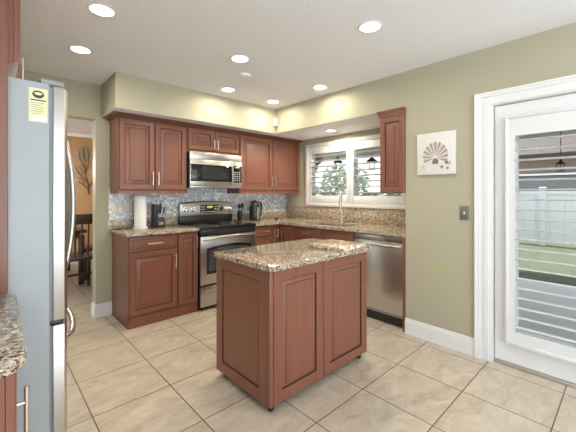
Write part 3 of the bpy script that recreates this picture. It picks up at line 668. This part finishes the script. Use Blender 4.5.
utensil('black serving spoon upright in the utensil crock', -.17, .07, lambda: MB().lathe([(.004, .16), (.013, .175), (.017, .195), (.013, .215), (.004, .225)], 16), 'serving_spoon')

# ------------------------------------------------------------------ on the walls
def plate(name, label, cat, mat, tog, loc_, rz):
    t = thing(name, label, cat, loc_, rz)
    MB().box(-.036, .036, -.006, 0, -.058, .058, .003).build('cover', mat, t)
    return t
p = plate('light_switch', 'pewter light switch plate with white toggle beside the door casing', 'switch', M['pewter'], 1, (XW-.0005, .935, 1.138), -PI/2)
MB().box(-.005, .005, -.014, -.0065, -.012, .012, .002).build('toggle', M['white'], p)
p = plate('light_switch', 'cream switch plate on the mosaic at its outer end, near the opening', 'switch', M['cream'], 1, (1.003, YB-.0085, 1.135), 0)
MB().box(-.017, .017, -.010, -.0065, -.033, .033, .002).build('rocker', M['cream'], p)
p = plate('wall_outlet', 'outlet plate on the mosaic half hidden behind the paper towel roll', 'outlet', M['cream'], 1, (1.135, YB-.0085, 1.145), 0)
for q in (-.02, .02): MB().box(-.014, .014, -.009, -.0065, q-.013, q+.013, .002).build('socket', M['white'], p)
# shell picture on the door wall (faces -x)
cv = thing('canvas_picture', 'square canvas picture of a seashell on the wall near the door', 'picture', (XW-.0005, 1.157, 1.64), -PI/2)
S = .16
MB().box(-S, S, -.03, 0, -.18, .18, .002).build('canvas', M['canvas'], cv)
yb = -.0305
def poly(mb, pts, y0=yb-.0006, y1=yb): mb.prism(pts, y0, y1, 'y')
mb = MB(); ml = MB(); nr = 11
for k in range(nr):
    a0 = math.radians(-22+224*k/nr); a1 = math.radians(-22+224*(k+1)/nr); R_ = .108+.014*math.sin((a0+a1)/2)
    def pt_(a, r): return (r*math.cos(a)*.98, -.040+r*math.sin(a)*1.15)
    am = (a0+a1)/2
    poly(ml, [pt_(am, .012), pt_(a0, R_*.96), pt_(am, R_*1.03), pt_(a1, R_*.96)])
    for q in (am,):
        w_ = .05; poly(mb, [pt_(q, .02), pt_(q-w_, R_*.62), pt_(q-w_*.8, R_*.98), pt_(q+w_*.8, R_*.98), pt_(q+w_, R_*.55)], yb-.0012, yb-.0007)
poly(mb, [(-.03, -.075), (-.015, -.045), (.015, -.045), (.03, -.075), (.02, -.09), (-.02, -.09)], yb-.0014, yb-.0006)
poly(ml, [(.07, -.075), (.095, -.062), (.13, -.078), (.115, -.105), (.08, -.10)])
ml.build('shell_fan', M['shell_light'], cv)
def star(mb, cx_, cz_, R_, rot):
    pts = []
    for k in range(10):
        a = rot+PI*k/5; r = R_ if k % 2 == 0 else R_*.36
        pts.append((cx_+r*math.cos(a), cz_+r*math.sin(a)))
    poly(mb, pts, yb-.0012, yb-.0001)
poly(mb, [(.075, -.075), (.098, -.068), (.108, -.088), (.09, -.098)], yb-.0012, yb-.0007)
poly(mb, [(.112, -.082), (.126, -.08), (.12, -.1)], yb-.0012, yb-.0007)
mb.build('shell_ribs', M['shell_dark'], cv)
mb = MB(); star(mb, -.105, -.115, .036, .5); mb.build('starfish', M['shell_light'], cv)
mb = MB(); star(mb, .055, -.118, .022, .2); star(mb, .10, -.13, .02, .7); mb.build('small_starfish', M['shell_dark'], cv)
# motion sensor in the soffit corner
se = thing('motion_detector', 'small white motion detector in the inner corner of the soffit', 'sensor', (2.806, 3.253, 2.240), -PI/4)
mb = MB(); mb.prism(rounded(-.024, .024, -.05, .05, .02), -.018, .022, 'y', .004); mb.build('housing', M['white'], se)
MB().box(-.016, .016, -.021, -.0175, -.042, -.018, .002).build('sensor_window', M['grey_plastic'], se)
sd = MB().lathe([(.055, ZC-.001), (.055, ZC-.012), (.045, ZC-.018), (.012, ZC-.020)], 28, (1.80, 2.53)).build('ceiling_plate', M['ceiling'], None)
tag(sd, 'small flat round white plate on the ceiling among the lights', 'ceiling plate')
# recessed lights
def can(x, y, z, label, r=.064, group=None):
    t = thing('recessed_light', label, 'ceiling light', (x, y, z), 0, group)
    MB().lathe([(r, -.0005), (r+.016, -.0005), (r+.016, -.004), (r+.008, -.008), (r, -.006)], 36, close=False).build('trim_ring', M['white'], t)
    MB().lathe([(r+.001, -.0012), (r+.001, -.003), (r*.5, -.0042), (.002, -.0045)], 36).build('lens', M['lens'], t)
    l = bpy.data.lights.new('bulb', 'AREA'); l.shape = 'DISK'; l.size = r*1.9; l.energy = LAMP_W*(2.6 if r < .055 else 1); l.color = LAMP_C; l.spread = math.radians(172)
    lo = bpy.data.objects.new('bulb', l); COL.objects.link(lo); lo.parent = t; lo.location = (0, 0, -.010)
    return t
can(.514, 2.236, ZC, 'largest-looking recessed light, near the front edge over the refrigerator doors')
can(.532, 2.966, ZC, 'recessed light near the wall opening, just past the biggest one')
can(1.548, 2.251, ZC, 'recessed light next to the small round ceiling plate')
can(1.916, 3.015, ZC, 'recessed light close to the soffit in front of the microwave')
can(2.573, 3.031, ZC, 'recessed light in the ceiling corner beside the motion detector')
can(2.588, 2.275, ZC, 'recessed light close to the soffit over the sink side')
can(1.896, 1.217, ZC, 'recessed light alone in mid ceiling, in front of the door wall')
can(3.20, 2.64, ZS, 'recessed light under the soffit above the sink window', .05)

for x_, y_ in ((-.9, -.6), (.9, -.9), (2.1, -.6)): can(x_, y_, ZC, 'unseen fill light added in the ceiling behind the camera', group='added fill lights behind the camera')  # extra unseen lamps, added to brighten the floor and island
# ------------------------------------------------------------------ dining room
dt = thing('dining_table', 'dark wooden dining table seen through the wall opening', 'table', (.60, 5.75, 0))
MB().box(-.52, .43, -.45, .75, .735, .775, .006).build('tabletop', M['dark_wood'], dt)
MB().box(-.45, .36, -.38, .68, .655, .734).build('apron', M['dark_wood'], dt)
for (x, y) in ((-.46, -.39), (.37, -.39), (-.46, .69), (.37, .69)): MB().box(x-.035, x+.035, y-.035, y+.035, .002, .70, .004).build('leg', M['dark_wood'], dt)
def chair(x, y, rz, label):
    t = thing('dining_chair', label, 'chair', (x, y, 0), rz, None)
    MB().box(-.22, .22, -.22, .22, .43, .475, .012).build('seat', M['dark_wood'], t)
    for sx in (-.195, .195):
        MB().box(sx-.02, sx+.02, -.205, -.165, .002, .43, .003).build('leg', M['dark_wood'], t)
        MB().tube([(sx, .19, .002), (sx, .195, .45), (sx, .25, 1.02)], .021, 8).build('leg', M['dark_wood'], t)
    MB().box(-.21, .21, .225, .265, .90, 1.03, .01).build('top_rail', M['dark_wood'], t)
    for k in range(4): MB().tube([(-.11+.073*k, .20, .475), (-.11+.073*k, .24, .91)], .011, 6).build('back_slat', M['dark_wood'], t)
    MB().box(-.19, .19, -.012, .012, .20, .23).build('stretcher', M['dark_wood'], t)
    return t
chair(.84, 5.03, PI, 'dark dining chair with its back to the kitchen, nearest the opening')
chair(1.25, 5.75, -PI/2, 'dark dining chair on the far side of the dining table')
art = thing('metal_wall_art', 'bronze metal tree wall sculpture on the ochre dining room wall', 'wall art', (1.38, 7.29, 1.28))
MB().tube([(.06, -.015, .0), (.04, -.02, .2), (-.02, -.02, .4), (-.01, -.02, .62)], [.014, .012, .009, .006], 8).build('trunk', M['bronze'], art)
lv = MB()
for (p0, p1, p2) in (((.05, .12), (.14, .3), (.16, .52)), ((.03, .22), (-.08, .36), (-.16, .5)), ((-.01, .4), (.05, .6), (.07, .8)), ((-.01, .5), (-.08, .62), (-.1, .78)), ((.05, .1), (-.06, .2), (-.17, .28)), ((.1, .22), (.17, .28), (.21, .36)), ((0, .62), (-.02, .75), (-.03, .86))):
    MB().tube([(p0[0], -.02, p0[1]), (p1[0], -.025, p1[1]), (p2[0], -.02, p2[1])], [.008, .006, .004], 6).build('branch', M['bronze'], art)
    for k in range(5):
        f_ = .3+.175*k; x = p1[0]+(p2[0]-p1[0])*f_; z = p1[1]+(p2[1]-p1[1])*f_
        for sgn in (-1, 1):
            cx_, cz_ = x+sgn*.034, z+.018
            lv.prism([(cx_+.019*math.cos(a), cz_+.025*math.sin(a)) for a in [2*PI*j/8 for j in range(8)]], -.028-.004*(k % 2), -.022-.004*(k % 2), 'y')
lv.build('leaves', pbr('pale_bronze', (.46, .42, .36), .4, .6, noise=(30, .2)), art)
dl = bpy.data.lights.new('bulb', 'POINT'); dl.energy = 130; dl.color = (1, .88, .72); dl.shadow_soft_size = .12
pl = thing('pendant_light', 'pendant lamp over the dining table, hidden behind the wall', 'pendant lamp', (.35, 5.9, 1.75))
MB().lathe([(.16, 0), (.14, .09), (.06, .18), (.02, .20), (.018, .19), (.055, .17), (.13, .085), (.15, .002)], 24).build('lamp_shade', M['white'], pl)
MB().tube([(0, 0, .19), (0, 0, ZC-1.752)], .006, 8).build('stem', M['bronze'], pl)
lo = bpy.data.objects.new('bulb', dl); COL.objects.link(lo); lo.parent = pl; lo.location = (0, 0, .02)

# ------------------------------------------------------------------ outside: covered patio, lawn, fence, neighbour
struct('ground_lawn', MB().box(6.2, 40, -30, 40, -.2, -.10), M['grass'])
struct('ground_bounce', MB().box(-40, 6.19, -40, 40, -.35, -.13), M['bounce_ground'])  # unseen ground made pale to bounce daylight up to the ceiling
struct('patio_slab', MB().box(3.63, 6.19, -6, 12, -.129, -.05), M['concrete'])
w = MB(); w.box(3.63, 7.4, -6, 12, 2.36, 2.44); w.box(7.3, 7.4, -6, 12, 2.29, 2.36); struct('patio_roof', w, M['lanai'])
for y in (-5.0, 2.4, 9.8): struct('patio_post', MB().box(7.3, 7.4, y-.05, y+.05, -.10, 2.29), M['vinyl'])
fn = thing('fence', 'white vinyl privacy fence across the end of the lawn', 'fence', (10.9, 2, -.1))
mb = MB()
for k in range(60): mb.box(-.012, .012, -8+.3*k, -8+.3*k+.294, .06, 1.40)
for z in (.06, 1.36): mb.box(-.03, .03, -8, 10, z, z+.09)
mb.build('boards', M['vinyl'], fn)
for k in range(9):
    y = -6.80+2.15*k
    mb = MB(); mb.box(-.065, .065, y-.065, y+.065, 0, 1.52); mb.box(-.075, .075, y-.075, y+.075, 1.52, 1.56, .01); mb.build('post', M['vinyl'], fn)
hs = thing('house', 'neighbouring house with peach wall and brown tiled roof behind the fence', 'house', (16.5, -2, -.1))
MB().box(0, 7, -8, 5.5, 0, 3.0).build('wall', M['stucco'], hs)
MB().box(-2.2, -2.1, -8, 5.5, 0, 2.02).build('porch_screen', M['screen'], hs)
MB().box(-2.3, -2.0, -8, 5.5, 2.02, 2.08).build('porch_beam', M['vinyl'], hs)
MB().box(-2.0, 0, -8, 5.5, 2.02, 2.06).build('porch_roof', M['stucco'], hs)
mb = MB(); mb.prism([(-.6, 2.9), (3.5, 4.7), (7.6, 2.9), (3.5, 4.5)], -8.6, 6.1, 'y'); mb.build('roof', M['roof'], hs)
MB().box(-.68, -.58, -8.6, 6.1, 2.80, 2.94).build('gutter', M['roof'], hs)
def shrub(name, label, cat, x, y, z0, rx, rz_, n, mat, trunk=None, leaf=.09, group=None):
    t = thing(name, label, cat, (x, y, -.1), 0, group); rng = random.Random(int(x*100+y*7))
    mb = MB()
    for k in range(n):
        while True:
            p = Vector((rng.uniform(-1, 1), rng.uniform(-1, 1), rng.uniform(-1, 1)))
            if .35 < p.length < 1: break
        c_ = Vector((p.x*rx, p.y*rx, z0+rz_+p.z*rz_))
        a = Vector((rng.uniform(-1, 1), rng.uniform(-1, 1), rng.uniform(-.6, .6))).normalized(); b_ = a.cross(Vector((rng.uniform(-1, 1), rng.uniform(-1, 1), rng.uniform(-1, 1)))).normalized()
        q = leaf*rng.uniform(.6, 1.3)
        vs = [mb.bm.verts.new(c_+v) for v in (-a*q, b_*q*.5, a*q, -b_*q*.5)]; mb._f(vs)
    mb.build('foliage', mat, t)
    mb = MB()
    for k in range(5 if not trunk else 1):
        aa = 2*PI*k/5; sp = 0 if trunk else .5
        mb.tube([(0, 0, 0), (rx*sp*.4*math.cos(aa), rx*sp*.4*math.sin(aa), (z0+rz_)*.6), (rx*sp*math.cos(aa), rx*sp*math.sin(aa), z0+rz_*1.4)], [.05, .04, .015], 7)
    mb.build('stems', M['bark'], t)
    return t
shrub('shrub', 'rounded green bush beyond the fence corner, seen through the first shutter panel', 'bush', 9.2, 8.0, 0, .85, .85, 1400, M['leaf2'])
shrub('shrub', 'dark green bush seen low through the middle of the sink window', 'bush', 9.6, 6.35, 0, .65, .74, 1000, M['leaf'])
shrub('shrub', 'dark leafy bush seen through the shutter beside the narrow wall cabinet', 'bush', 9.4, 4.85, 0, .7, .86, 1200, M['leaf'])
shrub('tree', 'small pale tree beyond the patio, seen through the sink window', 'tree', 13.5, 10.2, 1.0, 1.3, 1.0, 1200, M['leaf2'], True, .13)
def lantern(x, y, z, label, s=1.0):
    t = thing('hanging_lantern', label, 'lantern', (x, y, z), 0)
    MB().tube([(0, 0, .24*s), (0, 0, 2.359-z)], .006, 6).build('chain', M['black_metal'], t)
    MB().lathe([(.13*s, .12*s), (.12*s, .14*s), (.05*s, .19*s), (.03*s, .24*s), (.01*s, .26*s)], 16).build('cap', M['black_metal'], t)
    MB().lathe([(.065*s, -.06*s), (.075*s, .12*s)], 12, close=False).build('glass_shade', M['lantern_glass'], t)
    mb = MB()
    for k in range(4): mb.tube([(.066*s*math.cos(PI/2*k), .066*s*math.sin(PI/2*k), -.06*s), (.078*s*math.cos(PI/2*k), .078*s*math.sin(PI/2*k), .12*s)], .008*s, 6)
    mb.lathe([(.07*s, -.075*s), (.07*s, -.06*s)], 14); mb.build('cage', M['black_metal'], t)
lantern(6.9, .81, 1.70, 'black hanging lantern under the patio roof, seen through the glazed door', .62)
lantern(6.4, 5.03, 1.93, 'black hanging lantern seen through the first panel of the sink window', 1.05)
lantern(6.4, 4.06, 1.90, 'black hanging lantern seen close to the narrow cabinet through the sink window', 1.0)
hp = thing('hanging_planter', 'hanging basket of pale trailing leaves under the patio roof', 'planter', (6.2, 5.62, 2.00))
MB().lathe([(.05, .14), (.13, .20), (.16, .28), (.15, .28), (.11, .2), (.04, .15)], 20).build('basket', M['bark'], hp)
mb = MB(); rng = random.Random(3)
for k in range(260):
    z = rng.uniform(-.16, .26); rr_ = .23*(z+.18)/.44*rng.random()**.4; a = rng.uniform(0, 2*PI); c_ = Vector((rr_*math.cos(a), rr_*math.sin(a), z))
    u = Vector((rng.uniform(-1, 1), rng.uniform(-1, 1), rng.uniform(-1, .2))).normalized(); v = u.cross(Vector((rng.uniform(-1, 1), rng.uniform(-1, 1), 1))).normalized()
    mb._f([mb.bm.verts.new(c_+q) for q in (-u*.05, v*.025, u*.05, -v*.025)])
mb.build('foliage', M['leaf2'], hp)
mb = MB()
for k in range(3): mb.tube([(.15*math.cos(2.1*k), .15*math.sin(2.1*k), .28), (0, 0, .34)], .004, 5)
mb.tube([(0, 0, .34), (0, 0, .358)], .004, 5); mb.build('hanger', M['black_metal'], hp)
